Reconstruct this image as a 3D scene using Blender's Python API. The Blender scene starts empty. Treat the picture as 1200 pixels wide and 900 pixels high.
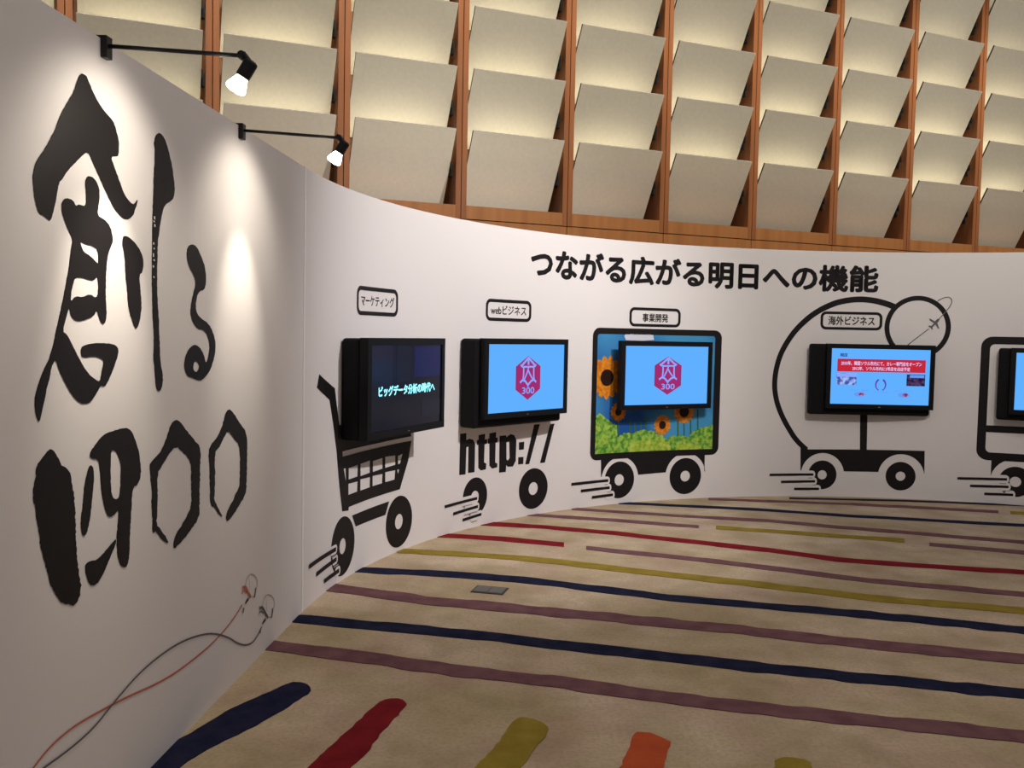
import bpy, bmesh, math, random
from mathutils import Vector, Matrix
random.seed(7)
SC = bpy.context.scene
COL = SC.collection

# ------------------------------------------------------------------ camera
F = 1088.457                      # focal length in pixels of the 1200 x 900 frame
CAM = Vector((0.0, 0.0, 1.5394))
R_ = Vector((0.99980478, 0.00106778, 0.01972986))
U_ = Vector((-0.01975874, 0.05403053, 0.99834378))
W_ = Vector((0.0, 0.99853871, -0.05404108))
cd = bpy.data.cameras.new('camera'); co = bpy.data.objects.new('camera', cd); COL.objects.link(co)
co.matrix_world = Matrix(((R_.x, U_.x, -W_.x, CAM.x), (R_.y, U_.y, -W_.y, CAM.y), (R_.z, U_.z, -W_.z, CAM.z), (0, 0, 0, 1)))
cd.sensor_width = 36; cd.lens = 36 * F / 1200; cd.clip_start = 0.05; cd.clip_end = 100
SC.camera = co

# ------------------------------------------------------------------ world, lights, exposure
world = bpy.data.worlds.new('world'); SC.world = world; world.use_nodes = True
bg = world.node_tree.nodes['Background']; bg.inputs[0].default_value = (1.0, 0.93, 0.93, 1); bg.inputs[1].default_value = 0.15
vs = SC.view_settings
vs.view_transform = 'Standard'; vs.look = 'None'; vs.exposure = 0.0; vs.gamma = 1.0; vs.use_curve_mapping = False

def spot(name, loc, target, power, angle, blend, color, radius=0.06):
    l = bpy.data.lights.new(name, 'SPOT'); l.energy = power; l.spot_size = math.radians(angle); l.spot_blend = blend
    l.color = color; l.shadow_soft_size = radius
    o = bpy.data.objects.new(name, l); COL.objects.link(o); o.location = loc
    o.rotation_euler = (Vector(target) - Vector(loc)).to_track_quat('-Z', 'Y').to_euler()
    return o
def area(name, loc, target, power, sx, sy, color):
    l = bpy.data.lights.new(name, 'AREA'); l.shape = 'RECTANGLE'; l.size = sx; l.size_y = sy; l.energy = power; l.color = color
    o = bpy.data.objects.new(name, l); COL.objects.link(o); o.location = loc
    o.rotation_euler = (Vector(target) - Vector(loc)).to_track_quat('-Z', 'Y').to_euler()
    return o
WARM = (1.0, 0.86, 0.70)
# ceiling spotlights of the exhibition hall, aimed at the curved display wall
spot('unseen_spotlight', (2.65, 4.75, 4.1), (0.05, 7.2, 1.6), 650, 80, 1.0, (1.0, 0.945, 0.925))
spot('unseen_spotlight', (4.9, 5.2, 4.1), (5.2, 8.4, 1.9), 62, 62, 1.0, (1.0, 0.94, 0.90))
# ceiling light over the room, spots added for the louvre panels, strip above them
area('ceiling_light', (2.5, 3.0, 5.8), (2.5, 3.0, 0), 78, 5.0, 5.0, (1.0, 0.90, 0.80))
spot('unseen_spotlight', (2.4, 1.5, 5.6), (2.6, 10.2, 4.4), 1080, 78, 1.0, (1.0, 0.94, 0.84))  # unseen spot added to wash the louvre panel faces
spot('unseen_spotlight', (0.5, 1.5, 5.6), (-3.0, 8.2, 4.4), 520, 62, 1.0, (1.0, 0.94, 0.84))  # unseen, added to lift the dim left louvre columns
spot('unseen_spotlight', (6.0, 2.5, 5.6), (7.6, 12.4, 4.8), 700, 66, 1.0, (1.0, 0.94, 0.84))  # unseen, added to lift the dim right louvre columns
cl = area('cove_light', (0, 0, 0), (0, 0, -1), 620, 17.0, 0.5, (1.0, 0.93, 0.80)); cl.data.spread = math.radians(28)
_t = Vector((1, .43167, 0)).normalized(); _n = Vector((_t.y, -_t.x, 0)); _c = Vector((0, 9.125, 7.6)) + _t * 2.5 + _n * 1.0
_z = -((_n * -1.3 + Vector((0, 0, -4.85))).normalized()); _y = _z.cross(_t)
cl.matrix_world = Matrix(((_t.x, _y.x, _z.x, _c.x), (_t.y, _y.y, _z.y, _c.y), (_t.z, _y.z, _z.z, _c.z), (0, 0, 0, 1)))

# ------------------------------------------------------------------ materials
def srgb(r, g, b):
    f = lambda c: (c / 255 / 12.92) if c / 255 <= 0.04045 else ((c / 255 + 0.055) / 1.055) ** 2.4
    return (f(r), f(g), f(b), 1)
def mat(name, col, rough=0.6, metal=0.0, noise=None, bump=None, spec=0.3):
    m = bpy.data.materials.new(name); m.use_nodes = True
    nt = m.node_tree; b = nt.nodes['Principled BSDF']
    b.inputs['Base Color'].default_value = col; b.inputs['Roughness'].default_value = rough
    b.inputs['Metallic'].default_value = metal; b.inputs['Specular IOR Level'].default_value = spec
    tc = nt.nodes.new('ShaderNodeTexCoord')
    if noise:   # (scale, detail, colour2, stretch, lo, hi)
        sc, det, c2, st, lo, hi = noise
        mp = nt.nodes.new('ShaderNodeMapping'); mp.inputs['Scale'].default_value = st
        n = nt.nodes.new('ShaderNodeTexNoise'); n.inputs['Scale'].default_value = sc; n.inputs['Detail'].default_value = det
        r = nt.nodes.new('ShaderNodeValToRGB'); r.color_ramp.elements[0].color = col; r.color_ramp.elements[1].color = c2
        r.color_ramp.elements[0].position = lo; r.color_ramp.elements[1].position = hi
        nt.links.new(tc.outputs['Object'], mp.inputs[0]); nt.links.new(mp.outputs[0], n.inputs['Vector'])
        nt.links.new(n.outputs['Fac'], r.inputs[0]); nt.links.new(r.outputs[0], b.inputs['Base Color'])
    if bump:
        n2 = nt.nodes.new('ShaderNodeTexNoise'); n2.inputs['Scale'].default_value = bump[0]; n2.inputs['Detail'].default_value = 4
        bp = nt.nodes.new('ShaderNodeBump'); bp.inputs['Strength'].default_value = bump[1]; bp.inputs['Distance'].default_value = bump[2]
        nt.links.new(tc.outputs['Object'], n2.inputs['Vector']); nt.links.new(n2.outputs['Fac'], bp.inputs['Height']); nt.links.new(bp.outputs[0], b.inputs['Normal'])
    return m
def emit(name, col, strength=1.0, col2=None, scale=6):
    m = bpy.data.materials.new(name); m.use_nodes = True; nt = m.node_tree; nt.nodes.clear()
    e = nt.nodes.new('ShaderNodeEmission'); e.inputs[0].default_value = col; e.inputs[1].default_value = strength
    o = nt.nodes.new('ShaderNodeOutputMaterial'); nt.links.new(e.outputs[0], o.inputs[0])
    if col2:
        tc = nt.nodes.new('ShaderNodeTexCoord'); n = nt.nodes.new('ShaderNodeTexNoise'); n.inputs['Scale'].default_value = scale
        r = nt.nodes.new('ShaderNodeValToRGB'); r.color_ramp.elements[0].color = col; r.color_ramp.elements[1].color = col2
        r.color_ramp.elements[0].position = .4; r.color_ramp.elements[1].position = .6
        nt.links.new(tc.outputs['Object'], n.inputs['Vector']); nt.links.new(n.outputs['Fac'], r.inputs[0]); nt.links.new(r.outputs[0], e.inputs[0])
    return m
M = {}
M['wall'] = mat('white_panel', (0.80, 0.765, 0.765, 1), 0.75, bump=(240, 0.05, 0.001), spec=0.15)
M['ink'] = mat('black_print', (0.011, 0.009, 0.010, 1), 0.6, spec=0.2)
M['white_ink'] = mat('white_print', (0.80, 0.765, 0.765, 1), 0.75, spec=0.15)
M['grey_ink'] = mat('grey_print', (0.13, 0.125, 0.13, 1), 0.6, spec=0.2)
M['pale_ink'] = mat('pale_grey_print', (0.38, 0.36, 0.36, 1), 0.6, spec=0.2)
M['red_ink'] = mat('red_print', (0.55, 0.16, 0.10, 1), 0.6, spec=0.2)
M['strip'] = mat('joint_strip', (0.95, 0.93, 0.93, 1), 0.5)
M['carpet'] = mat('carpet_beige', (0.53, 0.425, 0.26, 1), 0.95, noise=(1.5, 7, (0.72, 0.575, 0.42, 1), (1, 1, 1), .38, .62), bump=(160, 0.7, 0.006), spec=0.05)
def grain(m, tint, amount, scales):
    """pile colour varies from tuft to tuft and in soft patches"""
    nt = m.node_tree; b = nt.nodes['Principled BSDF']; src = b.inputs['Base Color'].links[0].from_socket
    tc = nt.nodes.new('ShaderNodeTexCoord')
    for sc, amt, c in zip(scales, amount, tint):
        n = nt.nodes.new('ShaderNodeTexNoise'); n.inputs['Scale'].default_value = sc; n.inputs['Detail'].default_value = 3
        r = nt.nodes.new('ShaderNodeMapRange'); r.inputs['From Min'].default_value = .42; r.inputs['From Max'].default_value = .68; r.inputs['To Max'].default_value = amt
        x = nt.nodes.new('ShaderNodeMix'); x.data_type = 'RGBA'; pass
        ins = [i for i in x.inputs if i.type == 'RGBA']; ins[1].default_value = c; fac = x.inputs[0]
        nt.links.new(tc.outputs['Object'], n.inputs['Vector']); nt.links.new(n.outputs['Fac'], r.inputs['Value']); nt.links.new(r.outputs[0], fac)
        nt.links.new(src, ins[0]); src = [o for o in x.outputs if o.type == 'RGBA'][0]
    nt.links.new(src, b.inputs['Base Color'])
grain(M['carpet'], [(0.46, 0.29, 0.235, 1), (0.34, 0.265, 0.14, 1), (0.33, 0.25, 0.16, 1)], [.50, .42, .35], [2.3, 4.1, 55])
def pile(name, c, c2): return mat(name, c, 0.95, noise=(9, 5, c2, (1, 1, 1), .35, .65), bump=(160, 0.7, 0.006), spec=0.05)
M['navy'] = pile('pile_navy', (0.012, 0.014, 0.040, 1), (0.022, 0.024, 0.055, 1))
M['purple'] = pile('pile_purple', (0.165, 0.075, 0.085, 1), (0.225, 0.11, 0.12, 1))
M['yellow'] = pile('pile_yellow', (0.28, 0.20, 0.030, 1), (0.36, 0.265, 0.045, 1))
M['red'] = pile('pile_red', (0.20, 0.012, 0.018, 1), (0.26, 0.018, 0.024, 1))
M['orange'] = pile('pile_orange', (0.50, 0.085, 0.030, 1), (0.58, 0.11, 0.04, 1))
M['wood'] = mat('brown_wood', (0.078, 0.027, 0.0095, 1), 0.5, noise=(14, 6, (0.115, 0.042, 0.015, 1), (1, 1, .06), .3, .7), spec=0.12)
M['wood_plain'] = mat('light_brown_wood', (0.115, 0.046, 0.015, 1), 0.5, noise=(14, 6, (0.15, 0.062, 0.021, 1), (1, 1, .06), .3, .7), spec=0.12)
M['wood_dark'] = mat('dark_backing', (0.10, 0.045, 0.018, 1), 0.7, noise=(10, 4, (0.13, 0.06, 0.025, 1), (1, 1, .1), .3, .7))
M['fabric'] = mat('cream_fabric_panel', (0.64, 0.605, 0.50, 1), 0.85, noise=(30, 3, (0.68, 0.645, 0.54, 1), (1, 1, 1), .3, .7), spec=0.1)
M['edge'] = mat('panel_edge', (0.022, 0.019, 0.016, 1), 0.6)
M['black'] = mat('black_plastic', (0.007, 0.007, 0.008, 1), 0.5, spec=0.15)
M['black_matte'] = mat('black_matte', (0.006, 0.006, 0.007, 1), 0.7, spec=0.15)
M['metal'] = mat('black_metal', (0.02, 0.02, 0.022, 1), 0.4, metal=0.3)
M['steel'] = mat('grey_steel', (0.17, 0.155, 0.14, 1), 0.7)
M['steel_dark'] = mat('dark_steel', (0.07, 0.07, 0.075, 1), 0.7)
M['bulb'] = emit('lit_bulb', (1.0, 0.90, 0.80, 1), 14)
M['led'] = emit('standby_light', (0.25, 0.12, 0.08, 1), 0.5)
M['s_blue'] = emit('screen_blue', srgb(96, 176, 255), 1.0)
M['s_red'] = emit('screen_crimson', srgb(160, 45, 110), 1.0)
M['s_lilac'] = emit('screen_lilac', srgb(140, 165, 255), 1.0)
M['s_banner'] = emit('screen_red', srgb(196, 40, 58), 1.0)
M['s_white'] = emit('screen_white', srgb(225, 205, 255), 1.0)
M['s_navy'] = emit('screen_navy_text', srgb(40, 60, 150), 1.0)
M['s_purple'] = emit('screen_purple', srgb(95, 60, 175), 1.0)
M['s_soft'] = emit('screen_soft_blue', srgb(110, 150, 235), 1.0)
M['s_photo'] = emit('screen_photo_pale', srgb(60, 90, 170), 1.0, srgb(170, 190, 250), 22)
M['s_photo2'] = emit('screen_photo_dark', srgb(25, 25, 60), 1.0, srgb(90, 60, 100), 30)
M['s_food'] = emit('screen_food', srgb(120, 40, 100), 1.0, srgb(200, 140, 190), 30)
M['s_cyan'] = emit('screen_cyan_text', srgb(150, 240, 255), 1.6)
def dark_screen(name, c, e):
    m = mat(name, (0.005, 0.005, 0.006, 1), 0.15, spec=0.2); b = m.node_tree.nodes['Principled BSDF']
    b.inputs['Emission Color'].default_value = c; b.inputs['Emission Strength'].default_value = e; return m
M['s_dark'] = dark_screen('screen_dark', srgb(28, 30, 46), 0.5)
M['s_reflect'] = dark_screen('screen_blue_reflection', srgb(26, 34, 92), 0.6)  # reflection on the dark screen, painted as a faint glow
M['s_reflect2'] = dark_screen('screen_slate_reflection', srgb(34, 38, 56), 0.5)
M['sky'] = mat('print_sky', srgb(70, 150, 200), 0.6, noise=(1.3, 2, srgb(30, 85, 165), (1, 1, 1), .40, .62), spec=.2)
M['cloud'] = mat('print_cloud', srgb(215, 215, 225), 0.6, spec=.2)
M['petal'] = mat('print_petal', srgb(232, 150, 40), 0.6, noise=(30, 3, srgb(200, 110, 30), (1, 1, 1), .35, .65), spec=.2)
M['seed'] = mat('print_seed', srgb(40, 20, 15), 0.6, spec=.2)
M['stem'] = mat('print_stem', srgb(60, 110, 50), 0.6, spec=.2)
M['leaf'] = mat('print_leaf', srgb(70, 140, 50), 0.6, noise=(26, 6, srgb(165, 200, 80), (1, 1, 1), .38, .62), spec=.2)
M['leaf2'] = mat('print_leaf_bright', srgb(120, 165, 45), 0.6, noise=(26, 6, srgb(190, 205, 85), (1, 1, 1), .35, .65), spec=.2)

# ------------------------------------------------------------------ helpers
def link(name, me, m, parent=None):
    o = bpy.data.objects.new(name, me); COL.objects.link(o)
    if m is not None: o.data.materials.append(m)
    if parent is not None: o.parent = parent
    return o
def obj(name, bm, m, parent=None, smooth=False):
    me = bpy.data.meshes.new(name); bmesh.ops.recalc_face_normals(bm, faces=bm.faces[:]) if smooth is None else None
    bm.to_mesh(me); bm.free()
    if smooth:
        for p in me.polygons: p.use_smooth = True
    return link(name, me, m, parent)
def thing(name, label, cat, loc=(0, 0, 0), rz=0.0, group=None):
    o = bpy.data.objects.new(name, None); COL.objects.link(o); o.location = loc; o.rotation_euler = (0, 0, rz)
    o['label'] = label; o['category'] = cat
    if group: o['group'] = group
    o.empty_display_size = 0.1
    return o
def struct(o, label=None, cat=None):
    o['kind'] = 'structure'
    if label: o['label'] = label
    if cat: o['category'] = cat
    return o
def box(bm, x0, x1, y0, y1, z0, z1, bev=0.0, seg=2):
    r = bmesh.ops.create_cube(bm, size=1.0); vs_ = r['verts']
    for v in vs_:
        v.co = Vector(((x0 + x1) / 2 + v.co.x * (x1 - x0), (y0 + y1) / 2 + v.co.y * (y1 - y0), (z0 + z1) / 2 + v.co.z * (z1 - z0)))
    if bev > 0:
        es = list({e for v in vs_ for e in v.link_edges})
        bmesh.ops.bevel(bm, geom=es, offset=bev, segments=seg, affect='EDGES', profile=0.5)
def tube(bm, p0, p1, r0, r1=None, n=16, caps=True):
    p0, p1 = Vector(p0), Vector(p1); r1 = r0 if r1 is None else r1
    q = (p1 - p0).to_track_quat('Z', 'Y')
    a = []; b = []
    for i in range(n):
        d = Vector((math.cos(2 * math.pi * i / n), math.sin(2 * math.pi * i / n), 0))
        a.append(bm.verts.new(p0 + q @ (d * r0))); b.append(bm.verts.new(p1 + q @ (d * r1)))
    for i in range(n): bm.faces.new((a[i], a[(i + 1) % n], b[(i + 1) % n], b[i]))
    if caps: bm.faces.new(a[::-1]); bm.faces.new(b)
def lathe(bm, origin, axis, prof, n=24):
    q = Vector(axis).to_track_quat('Z', 'Y'); rings = []
    for (h, r) in prof:
        rings.append([bm.verts.new(Vector(origin) + q @ Vector((r * math.cos(2 * math.pi * i / n), r * math.sin(2 * math.pi * i / n), h))) for i in range(n)])
    for A, B in zip(rings, rings[1:]):
        for i in range(n): bm.faces.new((A[i], A[(i + 1) % n], B[(i + 1) % n], B[i]))
    bm.faces.new(rings[0][::-1]); bm.faces.new(rings[-1])

# pixel of the photograph -> ray
def ray(x, y): return (W_ * F + R_ * (x - 600) + U_ * (450 - y)).normalized()
def on_floor(x, y, z=0.0):
    d = ray(x, y); return CAM + d * ((z - CAM.z) / d.z)

# the display wall in plan: straight for s < 0, an arc of constant radius for s > 0
H = 2.4; X0, Y0, A0, K = -1.12083899, 4.98229570, 0.0617471164, 0.228713766
CX, CY = X0 + math.cos(A0) / K, Y0 - math.sin(A0) / K
def wpt(s, z, off=0.0):
    if s <= 0: x, y, a = X0 + math.sin(A0) * s, Y0 + math.cos(A0) * s, A0
    else:
        a = A0 + K * s; x, y = CX - math.cos(a) / K, CY + math.sin(a) / K
    return Vector((x + math.cos(a) * off, y - math.sin(a) * off, z))
def P(x, y):
    """pixel of the photograph -> (s, z) on the display wall"""
    d = ray(x, y)
    n = Vector((math.cos(A0), -math.sin(A0), 0)); t = Vector((math.sin(A0), math.cos(A0), 0)); o = Vector((X0, Y0, 0))
    if abs(d.dot(n)) > 1e-9:
        k = (o - CAM).dot(n) / d.dot(n)
        if k > 0:
            s = (CAM + d * k - o).dot(t)
            if s <= 0: return (s, (CAM + d * k).z)
    dx, dy = d.x, d.y; ox, oy = CAM.x - CX, CAM.y - CY
    A = dx * dx + dy * dy; B = 2 * (ox * dx + oy * dy); C = ox * ox + oy * oy - 1 / K ** 2
    k = (-B + math.sqrt(B * B - 4 * A * C)) / (2 * A)
    q = CAM + d * k
    return ((math.atan2(q.y - CY, -(q.x - CX)) - A0) / K, q.z)
def Z(ox, oy, sc):            # zoomed-crop coordinates -> (s, z)
    return lambda x, y: P(ox + x * sc, oy + y * sc)

def curve_mesh(loops, extrude=0.0005):
    c = bpy.data.curves.new('tmp', 'CURVE'); c.dimensions = '2D'; c.fill_mode = 'BOTH'; c.extrude = extrude
    for lp in loops:
        sp = c.splines.new('POLY'); sp.points.add(len(lp) - 1); sp.use_cyclic_u = True
        for pt, q in zip(sp.points, lp): pt.co = (q[0], q[1], 0, 1)
    return to_bm(c)
def to_bm(c):
    o = bpy.data.objects.new('tmp', c); COL.objects.link(o)
    dg = bpy.context.evaluated_depsgraph_get(); me = bpy.data.meshes.new_from_object(o.evaluated_get(dg))
    bm = bmesh.new(); bm.from_mesh(me)
    bpy.data.objects.remove(o); bpy.data.curves.remove(c); bpy.data.meshes.remove(me)
    return bm
def text_bm(body, bold=0.0, extrude=0.0005):
    """flat text, size 1; bold adds shifted copies (fraction of the size)"""
    c = bpy.data.curves.new('tmp', 'FONT'); c.body = body; c.extrude = extrude; c.resolution_u = 3
    bm = to_bm(c)
    if bold > 0:
        src = bmesh.new(); me = bpy.data.meshes.new('t'); bm.to_mesh(me)
        for k in range(8):
            a = k * math.pi / 4
            n0 = len(bm.verts); bm.from_mesh(me); bm.verts.ensure_lookup_table()
            for v in bm.verts[n0:]: v.co.x += math.cos(a) * bold; v.co.y += math.sin(a) * bold
        bpy.data.meshes.remove(me); src.free()
    return bm
def fit(bm, s0, s1, z0, z1):
    xs = [v.co.x for v in bm.verts]; ys = [v.co.y for v in bm.verts]
    ax, bx, ay, by = min(xs), max(xs), min(ys), max(ys)
    for v in bm.verts:
        v.co.x = s0 + (v.co.x - ax) / (bx - ax) * (s1 - s0); v.co.y = z0 + (v.co.y - ay) / (by - ay) * (z1 - z0)
    return bm
def decal(name, bm, layer, m, parent):
    """print laid on the display wall: bm holds (s, z, thickness); it is cut so that it follows the curve"""
    smin = min(v.co.x for v in bm.verts); smax = max(v.co.x for v in bm.verts)
    k = max(0.0, math.ceil(smin / .12) * .12)
    while k < smax:
        if k > smin: bmesh.ops.bisect_plane(bm, geom=bm.verts[:] + bm.edges[:] + bm.faces[:], plane_co=(k, 0, 0), plane_no=(1, 0, 0))
        k += .12
    for v in bm.verts: v.co = wpt(v.co.x, v.co.y, 0.0016 + 0.0014 * layer + v.co.z)
    return obj(name, bm, m, parent)
def ribbon(pts, w0, w1=None, extrude=0.0005):
    w1 = w0 if w1 is None else w1; n = len(pts); L = []; Rr = []
    for i, p in enumerate(pts):
        a = Vector(pts[max(i - 1, 0)]); b = Vector(pts[min(i + 1, n - 1)]); t = (b - a).normalized(); nn = Vector((-t.y, t.x))
        w = (w0 + (w1 - w0) * i / (n - 1)) / 2
        L.append((p[0] + nn.x * w, p[1] + nn.y * w)); Rr.append((p[0] - nn.x * w, p[1] - nn.y * w))
    bm = bmesh.new()
    for i in range(n - 1):
        q = [L[i], L[i + 1], Rr[i + 1], Rr[i]]
        bm.faces.new([bm.verts.new((x, y, extrude)) for x, y in q])
    bmesh.ops.remove_doubles(bm, verts=bm.verts[:], dist=1e-6)
    return bm
def smooth(pts, it=2, closed=False):
    for _ in range(it):
        out = []; n = len(pts)
        for i in range(n if closed else n - 1):
            a, b = pts[i], pts[(i + 1) % n]
            out += [(a[0] * .75 + b[0] * .25, a[1] * .75 + b[1] * .25), (a[0] * .25 + b[0] * .75, a[1] * .25 + b[1] * .75)]
        if not closed: out = [pts[0]] + out + [pts[-1]]
        pts = out
    return pts
def circ(c, r, n=40, a0=0, a1=2 * math.pi):
    return [(c[0] + r * math.cos(a0 + (a1 - a0) * i / n), c[1] + r * math.sin(a0 + (a1 - a0) * i / n)) for i in range(n)]
def rrect(s0, s1, z0, z1, r, n=6):
    out = []
    for cx_, cz, a in ((s1 - r, z1 - r, 0), (s0 + r, z1 - r, 90), (s0 + r, z0 + r, 180), (s1 - r, z0 + r, 270)):
        for i in range(n + 1):
            t = math.radians(a + 90 * i / n); out.append((cx_ + r * math.cos(t), cz + r * math.sin(t)))
    return out
def merge(bms):
    out = bmesh.new()
    for b in bms:
        me = bpy.data.meshes.new('t'); b.to_mesh(me); b.free(); out.from_mesh(me); bpy.data.meshes.remove(me)
    return out

# ------------------------------------------------------------------ floor
bm = bmesh.new()
box(bm, -8, 14, -3, 17, -0.05, 0.0)
floor = struct(obj('floor', bm, M['carpet']), 'beige mottled carpet with coloured stripes', 'carpet')

def floor_piece(name, pts, m):
    """tufted stripe on the carpet: outline in metres"""
    c = curve_mesh([pts], 0.002)
    for v in c.verts: v.co.z += 0.0021
    return obj(name, c, m, floor)
def stripe(pts, t0, t1, m):
    """pts: centre line in pixels, t: thickness in pixels"""
    if pts[-1][0] == 1290:      # runs on beyond the edge of the photograph
        a, b = pts[-2], pts[-1]; pts = pts + [(1700, b[1] + (b[1] - a[1]) / (b[0] - a[0]) * 410)]
    n = len(pts); up = []; lo = []
    fine = []
    for i in range(n - 1):
        a, b = pts[i], pts[i + 1]; k = max(2, int((b[0] - a[0]) / 14))
        for j in range(k): fine.append((a[0] + (b[0] - a[0]) * j / k, a[1] + (b[1] - a[1]) * j / k))
    fine.append(pts[-1]); nf = len(fine); ju = jl = 0
    for i, (x, y) in enumerate(fine):
        t = (t0 + (t1 - t0) * i / (nf - 1)) / 2
        if i % 2 == 0: ju = random.uniform(-.15, .15) * t; jl = random.uniform(-.15, .15) * t
        up.append(on_floor(x, y - t + ju)); lo.append(on_floor(x, y + t + jl))
    return floor_piece('carpet_stripe', [(p.x, p.y) for p in up + lo[::-1]], m)
stripe([(300, 755), (454, 775), (500, 782), (661, 801), (800, 821), (900, 832), (1020, 845), (1290, 873)], 13, 16, M['purple'])
stripe([(330, 724), (454, 735.5), (500, 739), (600, 749), (661, 757), (800, 773), (900, 784), (1020, 796), (1290, 823)], 10, 13.5, M['navy'])
stripe([(378, 687), (500, 704), (600, 713), (661, 719), (800, 732), (900, 742), (1020, 756), (1290, 781)], 9.5, 12, M['purple'])
stripe([(412, 667.5), (500, 672), (600, 678.5), (661, 685.5), (800, 702.5), (900, 711), (1020, 721), (1290, 748)], 6.5, 9.5, M['navy'])
stripe([(465, 646), (500, 647.5), (600, 653.5), (661, 659.5), (800, 676), (900, 686.5), (1020, 701), (1290, 724)], 5.5, 8.5, M['yellow'])
stripe([(505, 627), (590, 632), (661, 638.5)], 4.6, 5, M['red'])
stripe([(687, 642.5), (800, 654), (900, 665.5), (1020, 681), (1290, 705)], 4.5, 7, M['purple'])
stripe([(562, 613.5), (640, 618), (720, 625), (800, 634), (900, 645), (983, 656), (1090, 664), (1290, 677)], 4.2, 6.3, M['red'])
stripe([(608, 602.5), (720, 610), (819, 617.6)], 3.2, 3.6, M['purple'])
stripe([(839, 618.4), (950, 626), (1060, 634)], 3.8, 4.4, M['yellow'])
stripe([(1089, 638), (1290, 656)], 3.8, 4.6, M['purple'])
stripe([(670, 596.5), (800, 605), (900, 610.5), (983, 618), (1290, 643)], 2.8, 4.4, M['purple'])
stripe([(725, 589.5), (800, 593), (900, 598), (983, 604), (1290, 621)], 2.5, 4, M['navy'])
stripe([(830, 585), (1000, 591), (1170, 600)], 2.2, 3, M['purple'])
stripe([(1184, 601), (1290, 607)], 3, 3.2, M['yellow'])
stripe([(925, 584), (1060, 587), (1200, 592.5), (1290, 597)], 1.6, 2.2, M['navy'])
def fan(ox, oy, sc, pts, m):
    q = [on_floor(ox + x * sc, oy + y * sc) for x, y in pts]
    sm = smooth([(p.x, p.y) for p in q], 1, True); out = []
    for i in range(len(sm)):
        a, b = sm[i], sm[(i + 1) % len(sm)]; k = max(1, int(math.dist(a, b) / .03))
        out += [(a[0] + (b[0] - a[0]) * j / k + random.uniform(-.004, .004), a[1] + (b[1] - a[1]) * j / k + random.uniform(-.004, .004)) for j in range(k)]
    floor_piece('carpet_stripe', out, m)
S5 = 500 / 1200; S6 = 400 / 1091
fan(100, 600, S5, [(635, 492), (612, 480), (575, 480), (520, 508), (440, 540), (380, 572), (290, 627), (240, 652), (165, 730), (90, 830), (200, 830), (255, 730), (300, 692), (380, 650), (440, 622), (520, 580), (590, 537), (635, 506)], M['navy'])
fan(100, 600, S5, [(835, 530), (870, 525), (900, 532), (906, 545), (870, 580), (830, 625), (790, 682), (735, 730), (660, 830), (510, 830), (620, 730), (690, 660), (750, 608), (800, 558)], M['red'])
fan(500, 570, S6, [(285, 740), (330, 740), (388, 765), (392, 782), (330, 860), (290, 915), (215, 1030), (30, 1030), (140, 915), (215, 840), (250, 790)], M['yellow'])
fan(500, 570, S6, [(680, 786), (720, 792), (778, 815), (776, 835), (752, 915), (715, 1040), (560, 1040), (612, 915), (650, 830), (662, 795)], M['orange'])
fan(800, 570, S6, [(298, 872), (340, 866), (410, 880), (414, 900), (410, 1040), (270, 1040), (294, 905)], M['yellow'])

# ------------------------------------------------------------------ display walls
def wall_mesh(ss, th=0.06):
    bm = bmesh.new(); F_ = []; B_ = []
    for s in ss:
        F_.append((bm.verts.new(wpt(s, 0, 0)), bm.verts.new(wpt(s, H, 0)))); B_.append((bm.verts.new(wpt(s, 0, -th)), bm.verts.new(wpt(s, H, -th))))
    for i in range(len(ss) - 1):
        a, b, c, d = F_[i], F_[i + 1], B_[i], B_[i + 1]
        bm.faces.new((a[0], b[0], b[1], a[1])); bm.faces.new((d[0], c[0], c[1], d[1]))
        bm.faces.new((a[1], b[1], d[1], c[1])); bm.faces.new((b[0], a[0], c[0], d[0]))
    bm.faces.new((F_[0][0], F_[0][1], B_[0][1], B_[0][0])); bm.faces.new((F_[-1][1], F_[-1][0], B_[-1][0], B_[-1][1]))
    bmesh.ops.recalc_face_normals(bm, faces=bm.faces[:])
    return bm
wall_left = struct(obj('wall_left', wall_mesh([-6.2, -0.002]), M['wall']), 'straight white exhibition wall with large black brush lettering', 'wall')
wall_right = struct(obj('wall_right', wall_mesh([i * .1 for i in range(107)]), M['wall']), 'curved white exhibition wall printed with black vehicles', 'wall')
for f_ in wall_right.data.polygons: f_.use_smooth = abs(f_.normal.z) < .5
wall_right.data.set_sharp_from_angle(angle=math.radians(30))
# pale joint strip between the two
bm = bmesh.new()
for s0, s1 in ((-0.013, 0.015),):
    c = [wpt(s0, 0.002, 0.0005), wpt(s1, 0.002, 0.0005), wpt(s1, H, 0.0005), wpt(s0, H, 0.0005)]
    d = [wpt(s0, 0.002, 0.004), wpt(s1, 0.002, 0.004), wpt(s1, H, 0.004), wpt(s0, H, 0.004)]
    v = [bm.verts.new(p) for p in c + d]
    for f_ in ((4, 5, 6, 7), (0, 4, 7, 3), (1, 2, 6, 5), (3, 7, 6, 2), (0, 1, 5, 4)): bm.faces.new([v[i] for i in f_])
trim = struct(obj('trim_1', bm, M['strip']), 'thin pale vertical strip where the two white walls meet', 'trim')

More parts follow.
